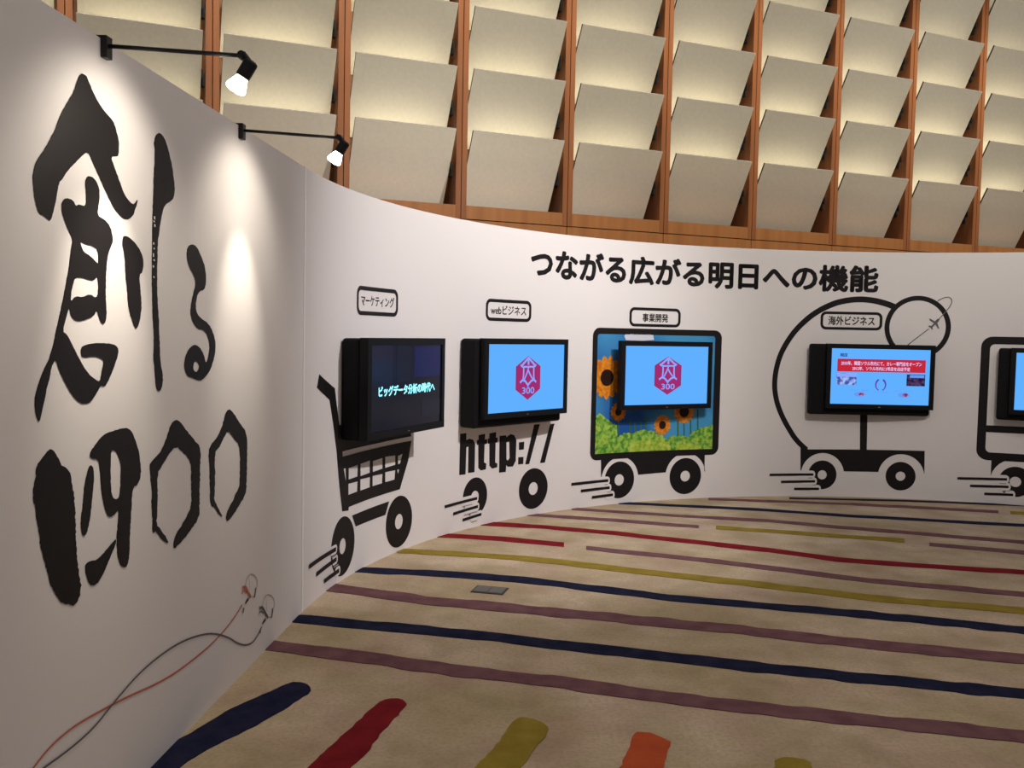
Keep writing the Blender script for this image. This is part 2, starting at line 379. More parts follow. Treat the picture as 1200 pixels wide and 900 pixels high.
# ------------------------------------------------------------------ louvre wall behind
T = Vector((1, .43167, 0)).normalized(); N = Vector((T.y, -T.x, 0)); BO = Vector((0, 9.125, 0))
def bp(s, d, z): return BO + T * s + N * d + Vector((0, 0, z))
PITCH = 1.1287; J0 = -0.565; ST = 0.055; SILL = 2.75
def bbox(bm, s0, s1, d0, d1, z0, z1):
    v = [bm.verts.new(bp(s, d, z)) for z in (z0, z1) for d in (d0, d1) for s in (s0, s1)]
    for f_ in ((0, 2, 3, 1), (4, 5, 7, 6), (0, 1, 5, 4), (2, 6, 7, 3), (0, 4, 6, 2), (1, 3, 7, 5)): bm.faces.new([v[i] for i in f_])
ROWS = 7; TOPZ = 2.765 + .575 * ROWS + .15
bm = bmesh.new(); bbox(bm, J0 - 6 * PITCH, J0 + 10 * PITCH, -0.45, -0.36, 0, TOPZ); bmesh.ops.recalc_face_normals(bm, faces=bm.faces[:])
wall_back = struct(obj('wall_back', bm, M['wood_dark']), 'brown wooden hall wall with rows of tilted cream panels', 'wall')
def shared(name, me, s, z=0.0):
    o = bpy.data.objects.new(name, me); COL.objects.link(o); o.parent = wall_back; o.location = T * s + Vector((0, 0, z)); return o
bm = bmesh.new(); bbox(bm, 0.004, ST, -0.36, 0.0, SILL - .128, TOPZ); bmesh.ops.recalc_face_normals(bm, faces=bm.faces[:]); st_r = bpy.data.meshes.new('stile'); bm.to_mesh(st_r); st_r.materials.append(M['wood'])
bm = bmesh.new(); bbox(bm, -ST, -0.004, -0.36, 0.0, SILL - .128, TOPZ); bmesh.ops.recalc_face_normals(bm, faces=bm.faces[:]); st_l = bpy.data.meshes.new('stile'); bm.to_mesh(st_l); st_l.materials.append(M['wood'])
bm = bmesh.new(); bbox(bm, ST, PITCH - ST, -0.36, -0.001, SILL - .125, SILL); bmesh.ops.recalc_face_normals(bm, faces=bm.faces[:]); si = bpy.data.meshes.new('sill'); bm.to_mesh(si); si.materials.append(M['wood_plain'])
bm = bmesh.new(); bbox(bm, 0.004, PITCH - .004, -0.36, -0.002, 0.02, SILL - .134); bmesh.ops.recalc_face_normals(bm, faces=bm.faces[:]); wp = bpy.data.meshes.new('wood_panel'); bm.to_mesh(wp); wp.materials.append(M['wood_plain'])
# tilted panel: foot set back between the stiles, head leaning out
bm = bmesh.new(); s0, s1 = ST + .03, PITCH - ST - .03
d0, z0, d1, z1 = -0.29, 2.765, 0.08, 3.44
nd = Vector((z1 - z0, -(d1 - d0))).normalized() * .022     # thickness, away from the room
prof = [(d0, z0), (d1, z1), (d1 - nd.x, z1 - nd.y), (d0 - nd.x, z0 - nd.y)]
A = [bm.verts.new(bp(s0, d, z)) for d, z in prof]; B = [bm.verts.new(bp(s1, d, z)) for d, z in prof]
fs = [bm.faces.new((A[i], A[(i + 1) % 4], B[(i + 1) % 4], B[i])) for i in range(4)] + [bm.faces.new(A[::-1]), bm.faces.new(B)]
bmesh.ops.recalc_face_normals(bm, faces=bm.faces[:])
for i, f_ in enumerate(fs): f_.material_index = 0 if i in (0, 2) else 1
pm = bpy.data.meshes.new('louver_panel'); bm.to_mesh(pm); pm.materials.append(M['fabric']); pm.materials.append(M['edge'])
bm = bmesh.new()
bbox(bm, s1 + .001, s1 + .029, -.175, -.105, 3.03, 3.135); bbox(bm, s1 + .001, s1 + .012, -.135, -.06, 3.09, 3.16)
bmesh.ops.recalc_face_normals(bm, faces=bm.faces[:]); bk = bpy.data.meshes.new('bracket'); bm.to_mesh(bk); bk.materials.append(M['black_matte'])
for j in range(-5, 9):
    s = J0 + j * PITCH
    shared('stile', st_r, s); shared('stile', st_l, s + PITCH); shared('sill', si, s); shared('wood_panel', wp, s)
    for r in range(ROWS):
        po = shared('louver_panel', pm, s, .575 * r)
        b_ = bpy.data.objects.new('bracket', bk); COL.objects.link(b_); b_.parent = po

# ------------------------------------------------------------------ brush lettering on the straight wall
CS = 340 / 1200
def cal(name, loops, rough=0.0, label=None):
    """loops in crop coordinates (x, y, crop) ; crop k has its own origin"""
    org = {1: 60, 2: 260, 3: 470, 4: 645}
    out = []
    for lp in loops:
        cur = 1; pts = []
        for q in lp:
            if isinstance(q, int): cur = q; continue
            pts.append((q[0] * CS, org[cur] + q[1] * CS))
        pts = smooth(pts, 1, True)
        if rough:
            fine = []
            for i in range(len(pts)):
                a, b = pts[i], pts[(i + 1) % len(pts)]; k = max(1, int(math.dist(a, b) / 2.5))
                fine += [(a[0] + (b[0] - a[0]) * t / k, a[1] + (b[1] - a[1]) * t / k) for t in range(k)]
            pts = [(x + random.uniform(-rough, rough), y + random.uniform(-rough, rough)) for x, y in fine]
        out.append([P(*p) for p in pts])
    o = decal(name, curve_mesh(out), 0, M['ink'], wall_left)
    return o
ch1 = cal('brush_character', [[1, (330, 92), (352, 96), (365, 125), (385, 175), (410, 220), (430, 250), (465, 285), (478, 325), (490, 370), (489, 432), (478, 436), (456, 436), (468, 470), (490, 530), (510, 590), (535, 625), (552, 634), (562, 618), (569, 614), (560, 648), (545, 687), (520, 698), (498, 685), (470, 650), (440, 590), (420, 545), (400, 500), (380, 455), (362, 413), (330, 438), (310, 460), (280, 490), (258, 525), (240, 545), (232, 600), (222, 650), (207, 702), (195, 695), (180, 680), (158, 672), (145, 625), (135, 560), (134, 500), (150, 450), (180, 410), (215, 345), (228, 320), (245, 270), (280, 205), (305, 165), (315, 130)]], .25)
def sub(o, parent): o.parent = parent; o.name = 'brush_stroke'; return o
st_a = cal('brush_stroke', [[1, (358, 516), (375, 517), (395, 535), (408, 565), (410, 600), (405, 640), (400, 680), (430, 695), (455, 725), (465, 775), 2, (462, 90), (445, 130), (438, 190), (435, 260), (436, 340), (440, 385), (430, 427), (412, 412), (399, 362), (385, 390), (350, 405), (320, 412), (300, 402), (288, 375), (283, 350), (270, 400), (256, 452), (275, 465), (300, 515), (330, 575), (360, 625), (395, 655), (412, 662), (418, 620), (427, 580), (420, 565), (380, 555), (345, 562), (333, 552), (333, 520), (350, 508), (400, 500), (465, 504), (486, 518), (488, 545), (470, 600), (445, 660), (430, 682), (415, 675), (400, 705), (375, 742), (360, 752), (330, 752), (295, 715), (270, 670), (245, 620), (228, 563), (208, 605), (205, 640), (190, 690), (185, 725), (172, 780), (165, 815), (157, 830), (145, 790), (140, 740), (150, 690), (175, 620), (200, 570), (218, 510), (235, 430), (255, 340), (270, 260), (285, 180), (292, 110), (300, 70), 1, (280, 740), (262, 690), (252, 655), (254, 622), (270, 606), (300, 616), (312, 642), (325, 632), (352, 644), (355, 600), (349, 540)],
     [2, (328, 80), (350, 92), (385, 102), (403, 115), (406, 175), (395, 165), (370, 140), (345, 125), (335, 105)],
     [2, (308, 233), (330, 228), (360, 238), (385, 244), (403, 222), (406, 290), (395, 317), (370, 297), (340, 312), (310, 307), (289, 332), (292, 290), (300, 255)]], .2)
sub(st_a, ch1)
sub(cal('brush_stroke', [[2, (512, 57), (530, 62), (560, 90), (580, 120), (593, 165), (588, 207), (574, 220), (578, 280), (584, 340), (578, 405), (565, 443), (555, 437), (540, 390), (528, 350), (525, 290), (518, 220), (515, 150), (504, 95), (506, 68)]], .25), ch1)
sub(cal('brush_stroke', [[1, (650, 336), (670, 345), (685, 375), (700, 430), (713, 490), (721, 560), (718, 607), (705, 620), (680, 635), (668, 670), (660, 720), (652, 780), 2, (650, 90), (648, 200), (648, 300), (655, 400), (658, 500), (662, 580), (673, 640), (668, 692), (652, 703), (642, 680), (638, 610), (632, 560), (636, 480), (630, 400), (628, 300), (626, 200), (628, 100), (628, 0), 1, (632, 600), (635, 500), (640, 420), (634, 368)]], .25), ch1)
flecks = []
for x, y, h in ((636, 682, 14), (634, 700, 8), (637, 715, 12), (632, 790, 10), (634, 812, 8), (631, 835, 16), (634, 860, 8), (631, 885, 10), (633, 930, 8)):
    flecks.append(curve_mesh([[P(q[0] * CS, 60 + q[1] * CS) for q in ((x - 2.5, y), (x + 2, y + 1), (x + 2.5, y + h), (x - 2, y + h - 1))]]))
decal('brush_fleck', merge(flecks), 1, M['white_ink'], ch1)
cal('brush_character', [[2, (790, 91), (810, 100), (830, 140), (848, 190), (851, 250), (842, 284), (824, 285), (812, 310), (807, 350), (815, 382), (830, 400), (860, 420), (880, 455), (891, 510), (885, 560), (870, 610), (845, 645), (825, 659), (795, 645), (775, 642), (761, 610), (761, 570), (775, 530), (800, 506), (822, 515), (842, 548), (850, 588), (862, 555), (866, 510), (857, 470), (840, 447), (815, 444), (795, 415), (785, 375), (790, 330), (800, 290), (808, 255), (800, 220), (780, 190), (770, 140), (774, 103)],
     [2, (803, 576), (816, 580), (824, 600), (815, 620), (803, 620), (796, 602)]], .2)
cal('brush_digit', [[3, (210, 196), (240, 230), (245, 260), (275, 275), (290, 310), (300, 360), (308, 430), (310, 520), (312, 600), (318, 670), (328, 740), (334, 770), (325, 815), (305, 849), (285, 840), (265, 838), (245, 832), (225, 790), (205, 755), (195, 710), (180, 650), (165, 600), (160, 540), (150, 490), (143, 440), (136, 400), (138, 350), (148, 310), (149, 265), (170, 240), (185, 213)]], .7)
nine = cal('brush_digit', [[3, (515, 109), (541, 120), (560, 165), (575, 220), (583, 300), (568, 349), (551, 351), (545, 380), (540, 470), (535, 560), (533, 640), (525, 682), (510, 689), (495, 677), (485, 640), (480, 580), (485, 510), (490, 448), (475, 465), (455, 482), (440, 472), (425, 420), (415, 350), (412, 280), (405, 240), (375, 238), (366, 222), (385, 190), (410, 155), (440, 130), (475, 121)],
     [3, (457, 203), (475, 204), (490, 230), (498, 260), (498, 330), (493, 397), (475, 409), (461, 396), (455, 340), (456, 270)]], .3)
sub(cal('brush_stroke', [[3, (372, 261), (386, 280), (386, 330), (380, 400), (372, 470), (362, 530), (348, 562), (335, 547), (332, 490), (342, 420), (348, 340), (360, 288)]], .25), nine)
sub(cal('brush_stroke', [[3, (475, 570), (481, 580), (465, 620), (435, 690), (410, 745), (380, 767), (362, 747), (350, 700), (352, 673), (370, 661), (400, 657), (430, 625)]], .25), nine)
cal('brush_digit', [[3, (725, 76), (745, 86), (765, 115), (800, 160), (826, 186), (828, 230), (825, 330), (823, 430), (822, 482), (790, 530), (760, 570), (735, 595), (720, 613), (714, 595), (720, 565), (740, 530), (770, 480), (791, 435), (790, 340), (790, 253), (760, 215), (725, 183), (690, 230), (670, 265), (648, 298), (650, 370), (648, 440), (645, 512), (660, 525), (672, 548), (685, 562), (697, 592), (670, 575), (650, 550), (645, 538), (628, 547), (630, 480), (624, 420), (628, 370), (620, 310), (616, 270), (630, 240), (660, 215), (680, 175), (695, 130), (705, 93)]], .45)
cal('brush_digit', [[3, (942, 31), (965, 50), (990, 90), (1021, 133), (1021, 220), (1018, 340), (1015, 387), (985, 435), (960, 475), (940, 499), (932, 485), (940, 455), (960, 415), (975, 380), (991, 350), (992, 260), (990, 183), (965, 155), (942, 120), (925, 150), (905, 190), (885, 215), (888, 290), (886, 370), (884, 412), (895, 430), (905, 452), (920, 480), (900, 465), (885, 440), (869, 434), (868, 370), (865, 290), (861, 205), (870, 180), (895, 155), (915, 110), (930, 58)]], .4)

# printed light-emitting diodes and their wires
C4 = Z(0, 645, CS)
red_pts = [(-60, 1160), (50, 1010), (135, 900), (200, 815), (280, 745), (340, 705), (400, 672), (480, 628), (560, 590), (640, 555), (720, 510), (800, 450), (860, 400), (910, 350), (960, 290), (1000, 225)]
grey_pts = [(-40, 1060), (70, 980), (175, 900), (260, 840), (340, 775), (400, 715), (450, 650), (500, 590), (570, 510), (650, 440), (740, 380), (820, 350), (880, 342), (940, 358), (980, 385), (1010, 393), (1040, 385), (1065, 350), (1080, 315)]
decal('printed_wire', ribbon(smooth([C4(*p) for p in red_pts if p[1] < 1200], 2), .0065, .0085), 0, M['red_ink'], wall_left)
decal('printed_wire', ribbon(smooth([C4(*p) for p in grey_pts], 2), .0065, .0085), 1, M['grey_ink'], wall_left)
C8 = Z(240, 650, 120 / 900)
def diode(dx, dy, core):
    q = lambda pts: smooth([C8(x + dx, y + dy) for x, y in pts], 2)
    a = decal('printed_diode', merge([ribbon(q([(352, 290), (358, 240), (372, 195), (400, 168), (435, 180), (460, 220), (458, 270), (445, 320), (438, 370)]), .005),
               ribbon(q([(352, 290), (380, 350), (410, 372), (438, 370)]), .004), ribbon(q([(385, 200), (392, 260), (388, 320)]), .003)]), 0, M['pale_ink'], wall_left)
    decal('diode_core', merge([ribbon(q([(325, 290), (355, 282), (375, 330), (400, 372)]), .014), ribbon(q([(320, 345), (335, 310), (365, 335)]), .007)]), 1, core, a)
    decal('diode_pin', merge([ribbon(q([(380, 385), (362, 408), (350, 432)]), .016, .008), ribbon(q([(338, 465), (334, 485), (330, 510)]), .011), ribbon(q([(442, 290), (436, 345), (428, 375)]), .009)]), 1, M['ink'], a)
diode(0, 0, M['red_ink']); diode(150, 180, M['grey_ink'])

# ------------------------------------------------------------------ vehicles and lettering printed on the curved wall
W = wall_right
def poly(name, zf, loops, layer=0, m=None, parent=None):
    return decal(name, curve_mesh([[zf(*p) for p in lp] for lp in loops]), layer, m or M['ink'], parent or W)
def wheel(zf, cx_, cy, top, bot, hub, parent):
    c = zf(cx_, cy); r = (zf(cx_, top)[1] - zf(cx_, bot)[1]) / 2; h = r * hub / ((bot - top) / 2)
    return decal('wheel', curve_mesh([circ(c, r, 56), circ(c, h, 28)]), 0, M['ink'], parent)
def speed(zf, lines, th, ghosts, parent, halo=2.4):
    for (xa, ya), (xb, yb), hx in lines:
        a, b = zf(xa, ya), zf(xb, yb); w = abs(zf(xb, yb - th / 2)[1] - zf(xb, yb + th / 2)[1])
        h0 = zf(xa + (xb - xa) * hx, ya + (yb - ya) * hx)
        bm1 = curve_mesh([rrect(h0[0], b[0] + w * .75, -w * halo / 2, w * halo / 2, w * halo * .42)])
        for v in bm1.verts: v.co.y += a[1] + (b[1] - a[1]) * (v.co.x - a[0]) / (b[0] - a[0])
        decal('white_outline', bm1, 1, M['white_ink'], parent)
        decal('speed_line', ribbon([a, b], w), 2, M['ink'], parent)
    for (xa, ya), (xb, yb) in ghosts:
        decal('speed_line', ribbon([zf(xa, ya), zf(xb, yb)], .008), 3, M['pale_ink'], parent)
def plate(px, body, tx, ty, bold):
    """rounded name plate: px = outer left, right, y at left top, left bottom, right top, right bottom"""
    l, r, lt, lb, rt, rb = px
    s0, s1 = P(l, (lt + lb) / 2)[0], P(r, (rt + rb) / 2)[0]
    z1 = (P(l, lt)[1] + P(r, rt)[1]) / 2; z0 = (P(l, lb)[1] + P(r, rb)[1]) / 2
    b = .026
    o = decal('name_plate', curve_mesh([rrect(s0, s1, z0, z1, .055), rrect(s0 + b, s1 - b, z0 + b, z1 - b, .032)]), 0, M['ink'], W)
    w, h = s1 - s0, z1 - z0
    decal('plate_lettering', fit(text_bm(body, bold), s0 + w * tx[0], s0 + w * tx[1], z0 + h * ty[0], z0 + h * ty[1]), 0, M['ink'], o)
plate((418, 466.2, 334.2, 369, 339.7, 371.2), 'マーケティング', (.11, .91), (.32, .70), .012)
plate((569.2, 622.5, 350, 375.8, 352.5, 377.5), 'webビジネス', (.11, .89), (.30, .72), .012)
plate((737.5, 797.5, 360, 382.5, 361.7, 383.8), '事業開発', (.26, .76), (.25, .70), .018)
plate((961.4, 1034, 365.4, 386.4, 365.4, 387), '海外ビジネス', (.13, .88), (.25, .76), .022)
# headline, each character a print of its own
line = 'つながる広がる明日への機能'
sA, sB = P(622, 305)[0], P(1031, 324)[0]
zt = (P(735, 302)[1] + P(1000, 308.5)[1]) / 2; zb_ = (P(735, 335)[1] + P(1000, 341)[1]) / 2
hl = text_bm(line, .038)
xs = [v.co.x for v in hl.verts]; ys = [v.co.y for v in hl.verts]
x0_, x1_, y0_, y1_ = min(xs), max(xs), min(ys), max(ys); hl.free()
probe = text_bm('機', .038); py0, py1 = min(v.co.y for v in probe.verts), max(v.co.y for v in probe.verts); probe.free()
adv = (x1_ - x0_) / len(line)
for i, chh in enumerate(line):
    b = text_bm(chh, .038); off = i * adv
    for v in b.verts:
        v.co.x = sA + (v.co.x + off - x0_ * 0) / (x1_ - x0_) * (sB - sA) - x0_ / (x1_ - x0_) * (sB - sA)
        v.co.y = zb_ + (v.co.y - py0) / (py1 - py0) * (zt - zb_)
    decal('headline_character', b, 0, M['ink'], W)

# shopping cart
c6, c7 = Z(340, 420, 1 / 6), Z(340, 540, 1 / 6)
cart = poly('cart_graphic', c6, [[(203, 112), (312, 210), (338, 420), (345, 470), (840, 400), (850, 548), (600, 600), (365, 655), (368, 692), (600, 632), (852, 578), (828, 720), (770, 920), (410, 1045), (408, 1070), (365, 1075), (345, 900), (325, 650), (300, 450), (275, 290), (187, 205)],
    [(375, 775), (389, 772), (391, 872)], [(410, 772), (475, 748), (472, 830), (410, 852)], [(493, 742), (560, 718), (558, 804), (493, 828)], [(580, 722), (648, 700), (648, 775), (580, 799)], [(667, 692), (738, 682), (738, 748), (667, 770)], [(757, 686), (790, 670), (772, 738), (757, 745)],
    [(408, 882), (473, 864), (470, 936), (408, 960)], [(492, 850), (560, 834), (558, 906), (492, 930)], [(578, 826), (648, 812), (645, 878), (578, 898)], [(667, 800), (738, 786), (733, 852), (667, 870)], [(751, 783), (766, 779), (757, 815)]])
cart['label'] = 'black printed shopping cart with slanting handle'
poly('axle', c7, [[(435, 385), (695, 285), (668, 380), (460, 462)]], parent=cart)
wheel(c7, 763, 427, 248, 606, 53, cart); wheel(c7, 367, 600, 395, 805, 55, cart)
speed(c7, [((128, 745), (318, 620), .80), ((180, 798), (322, 690), .80), ((234, 847), (340, 770), .75)], 30, [((285, 683), (320, 660)), ((300, 748), (332, 728))], cart, 2.2)
# http lettering on wheels
b5 = Z(500, 470, 1 / 6)
http = poly('address_letter', b5, [[(235, 230), (278, 225), (277, 275), (300, 265), (325, 272), (340, 300), (335, 500), (290, 505), (293, 320), (278, 325), (272, 515), (228, 520)]])
http['label'] = 'black printed http address lettering rolling on two wheels'
for lp in ([(365, 240), (410, 230), (408, 270), (425, 268), (424, 300), (406, 305), (402, 430), (418, 440), (415, 480), (380, 488), (362, 470), (362, 305), (352, 310), (353, 275), (364, 272)],
           [(440, 228), (488, 218), (486, 258), (498, 256), (497, 290), (484, 293), (480, 430), (496, 440), (495, 465), (460, 475), (440, 455), (440, 300), (428, 300), (430, 265), (440, 262)],
           [(648, 290), (685, 286), (682, 340), (648, 344)], [(643, 395), (680, 392), (678, 442), (642, 446)],
           [(755, 165), (795, 162), (720, 442), (692, 446)], [(868, 162), (898, 158), (830, 432), (796, 436)]):
    poly('address_letter', b5, [lp], parent=http)
poly('address_letter', b5, [[(512, 245), (558, 240), (558, 255), (590, 232), (615, 240), (630, 275), (625, 420), (605, 460), (570, 462), (558, 450), (555, 498), (508, 503)], [(560, 290), (580, 285), (582, 400), (570, 418), (560, 410)]], parent=http)
wheel(b5, 748, 615, 473, 757, 45, http); wheel(b5, 338, 673, 538, 808, 43, http)
speed(b5, [((124, 743), (352, 683), .50), ((184, 793), (358, 740), .45), ((250, 837), (382, 795), .40)], 20, [((245, 742), (318, 725)), ((258, 803), (352, 778)), ((312, 850), (350, 840))], http, 3.0)
def chassis(zf, pre, arches, post, parent):
    """chassis plate: straight points, wheel arches (centre, top y, first x,y, last x,y), straight points"""
    lp = [zf(*p) for p in pre]
    for c, top, p0, p1 in arches:
        cc = zf(*c); r = zf(c[0], top)[1] - cc[1]; q0, q1 = zf(*p0), zf(*p1)
        a0_ = math.atan2(q0[1] - cc[1], q0[0] - cc[0]); a1_ = math.atan2(q1[1] - cc[1], q1[0] - cc[0])
        lp += [(cc[0] + r * math.cos(a0_ + (a1_ - a0_) * i / 26), cc[1] + r * math.sin(a0_ + (a1_ - a0_) * i / 26)) for i in range(27)]
    lp += [zf(*p) for p in post]
    return decal('chassis', curve_mesh([lp]), 0, M['ink'], parent)
# picture van
v2, v3 = Z(660, 350, 1 / 6), Z(660, 450, 1 / 6)
so0 = (v2(205, 400)[0] + v3(190, 400)[0]) / 2; so1 = (v2(1110, 400)[0] + v3(1095, 300)[0]) / 2
zo1 = (v2(240, 205)[1] + v2(1070, 222)[1]) / 2; zo0 = (v3(230, 533)[1] + v3(1050, 500)[1]) / 2
si0 = (v2(238, 400)[0] + v3(226, 300)[0]) / 2; si1 = (v2(1060, 400)[0] + v3(1054, 300)[0]) / 2
zi1 = (v2(260, 248)[1] + v2(1050, 263)[1]) / 2; zi0 = (v3(240, 492)[1] + v3(1040, 456)[1]) / 2
van = decal('van_graphic', curve_mesh([rrect(so0, so1, zo0, zo1, .075), rrect(si0, si1, zi0, zi1, .025)]), 1, M['ink'], W)
van['label'] = 'black printed van whose body frames a sunflower picture'
chassis(v3, [(265, 515), (265, 655)], [((396, 674), 512, (270, 650), (520, 640)), ((857, 647), 485, (727, 622), (990, 612))], [(993, 618), (995, 480)], van)
wheel(v3, 393, 674, 545, 803, 40, van); wheel(v3, 857, 647, 520, 773, 38, van)
speed(v3, [((55, 705), (315, 678), .62), ((122, 752), (325, 728), .62), ((200, 797), (348, 778), .62)], 19, [((288, 707), (310, 705)), ((305, 759), (335, 757))], van, 3.0)
pic = decal('sunflower_picture', curve_mesh([[(si0 - .01, zi0 - .01), (si1 + .01, zi0 - .01), (si1 + .01, zi1 + .01), (si0 - .01, zi1 + .01)]]), 0, M['sky'], W)
poly('cloud', v2, [[(428, 262), (440, 246), (630, 250), (638, 290), (560, 296), (440, 292)]], 1, M['cloud'], pic)
for x, top in ((470, 250), (505, 270), (545, 262), (580, 230), (805, 260), (848, 230), (895, 250), (945, 180), (390, 260), (690, 340)):
    poly('flower_stem', v3, [[(x - 5, top), (x + 4, top), (x + 6, 430), (x - 5, 430)]], 1, M['stem'], pic)
def flower(zf, cx_, cy, rx, ry, cr):
    c = zf(cx_, cy); ra = abs(zf(cx_, cy - ry)[1] - c[1]); loop = []
    n = 15
    for k in range(n):
        a = 2 * math.pi * k / n + .1
        for da, rr in ((-.21, .80), (-.12, .93), (0, 1.0 + random.uniform(-.06, .05)), (.12, .93)):
            loop.append((c[0] + ra * rr * math.cos(a + da) * rx / ry, c[1] + ra * rr * math.sin(a + da)))
    clip = [(max(si0, min(si1, x)), max(zi0, min(zi1, z))) for x, z in loop]
    f_ = decal('sunflower', curve_mesh([clip]), 3, M['petal'], pic)
    return f_, c, ra
for zf, cx_, cy, rx, ry, cr in ((v2, 305, 555, 150, 155, .38), (v3, 695, 288, 72, 75, .38), (v3, 385, 195, 68, 70, .40), (v3, 848, 195, 85, 86, .45)):
    f_, c, ra = flower(zf, cx_, cy, rx, ry, cr)
    decal('seed_head', curve_mesh([circ(c, ra * cr, 24)]), 4, M['seed'], pic)
def bush(pts, m, layer):
    lp = []
    for i in range(len(pts) - 1):
        a, b = pts[i], pts[i + 1]
        for k in range(6): lp.append((a[0] + (b[0] - a[0]) * k / 6, a[1] + (b[1] - a[1]) * k / 6 + random.uniform(-7, 7)))
    lp.append(pts[-1])
    sz = [v3(*p) for p in lp] ; sz = [(max(si0, min(si1, s)), max(zi0, z)) for s, z in sz]
    sz += [(sz[-1][0], zi0), (sz[0][0], zi0)]
    decal('bush', curve_mesh([sz]), layer, m, pic)
bush([(215, 230), (260, 205), (330, 270), (375, 290), (380, 400), (400, 480)], M['leaf'], 2)
bush([(375, 380), (430, 340), (500, 345), (560, 318), (630, 335), (690, 365), (750, 400)], M['leaf'], 4)
bush([(740, 372), (820, 358), (880, 372), (930, 320), (1000, 300), (1065, 285)], M['leaf'], 4)
bush([(470, 420), (530, 395), (600, 390), (680, 385), (740, 410), (755, 470)], M['leaf2'], 5)
bush([(790, 440), (850, 410), (920, 420), (980, 460)], M['leaf2'], 5)
# globe vehicle
d6, d7 = Z(890, 330, .2), Z(890, 430, .2)
arc = [(790, 148), (740, 128), (660, 108), (570, 102), (470, 117), (400, 143), (330, 180), (270, 226), (210, 285), (160, 355), (120, 430), (95, 520), (87, 600), (92, 660), (105, 720), (130, 785), (170, 860), (215, 930), (275, 985)]
globe = decal('globe_graphic', ribbon(smooth([d6(*p) for p in arc], 2), .058, .050), 0, M['ink'], W)
globe['label'] = 'black printed vehicle with a large open ring and a globe'
chassis(d7, [(240, 472), (240, 610)], [((367, 632), 504, (244, 604), (493, 612)), ((828, 640), 511, (696, 615), (962, 622))], [(966, 628), (968, 492), (290, 483)], globe)
poly('post', d6, [[(590, 700), (634, 700), (628, 990), (588, 990)]], parent=globe)
gc = d6(924, 268); gr = d6(924, 83)[1] - gc[1]
decal('ring', curve_mesh([circ(gc, gr, 72), circ(gc, gr - .046, 72)]), 1, M['ink'], globe)
decal('ring_face', curve_mesh([circ(gc, gr - .04, 64)]), 0, M['white_ink'], globe)
d8 = Z(1020, 340, 110 / 1200)
decal('orbit_line', ribbon(smooth([d8(*p) for p in [(440, 735), (490, 690), (600, 605), (745, 495)]], 2), .008), 2, M['grey_ink'], globe)
decal('orbit_line', ribbon(smooth([d8(*p) for p in [(880, 365), (930, 310), (980, 255), (1025, 195), (1043, 140), (1025, 98), (980, 88), (920, 103), (858, 138)]], 2), .008), 2, M['grey_ink'], globe)
poly('airplane', d8, [[(890, 362), (872, 398), (852, 420), (872, 470), (878, 500), (862, 490), (828, 440), (790, 478), (796, 505), (780, 498), (765, 478), (735, 465), (752, 452), (775, 458), (812, 424), (758, 388), (748, 362), (775, 372), (822, 398), (855, 368)]], 3, M['grey_ink'], globe)
wheel(d7, 367, 632, 548, 716, 27, globe); wheel(d7, 826, 640, 556, 723, 27, globe)
speed(d7, [((58, 632), (315, 630), .62), ((125, 673), (325, 670), .62), ((202, 714), (348, 714), .62)], 14, [((285, 650), (308, 650)), ((310, 692), (335, 690))], globe, 3.3)
# second van, mostly beyond the edge of the photograph
e8 = Z(1080, 370, 120 / 450)
es0 = (e8(258, 250)[0] + e8(240, 560)[0]) / 2; ez1 = e8(330, 92)[1]; ez0 = e8(300, 635)[1]; es1 = es0 + (so1 - so0)
es_t = .078
vanb = decal('van_graphic', curve_mesh([rrect(es0, es1, ez0, ez1, .10), rrect(es0 + es_t, es1 - es_t, ez0 + .075, ez1 - .072, .045)]), 0, M['ink'], W)
vanb['label'] = 'black printed van outline with a single shelf line'
zs = (e8(350, 487)[1] + e8(350, 511)[1]) / 2
decal('shelf_line', ribbon([(es0 + .04, zs), (es1 - .04, zs)], .065), 1, M['ink'], vanb)
wc = e8(412, 730); wr = (e8(412, 664)[1] - e8(412, 797)[1]) / 2
cs0 = e8(305, 670)[0]; zc1, zc0 = ez0 + .03, e8(305, 705)[1]; ra = wr * 1.5; w2 = (wc[0] + .78, wc[1])
lp = [(cs0, zc1), (cs0, zc0)] + [(wc[0] + ra * math.cos(t), wc[1] + ra * math.sin(t)) for t in [math.radians(168 - i * 12) for i in range(14)]]
lp += [(w2[0] + ra * math.cos(t), w2[1] + ra * math.sin(t)) for t in [math.radians(168 - i * 12) for i in range(14)]]
lp += [(w2[0] + (wc[0] - cs0), zc0), (w2[0] + (wc[0] - cs0), zc1)]
decal('chassis', curve_mesh([lp]), 0, M['ink'], vanb)
for c in (wc, w2): decal('wheel', curve_mesh([circ(c, wr, 48), circ(c, wr * .34, 24)]), 0, M['ink'], vanb)
speed(e8, [((157, 714), (375, 719), .70), ((212, 747), (382, 752), .70), ((275, 782), (402, 787), .70)], 11, [((342, 736), (372, 738)), ((360, 769), (388, 770))], vanb, 3.4)

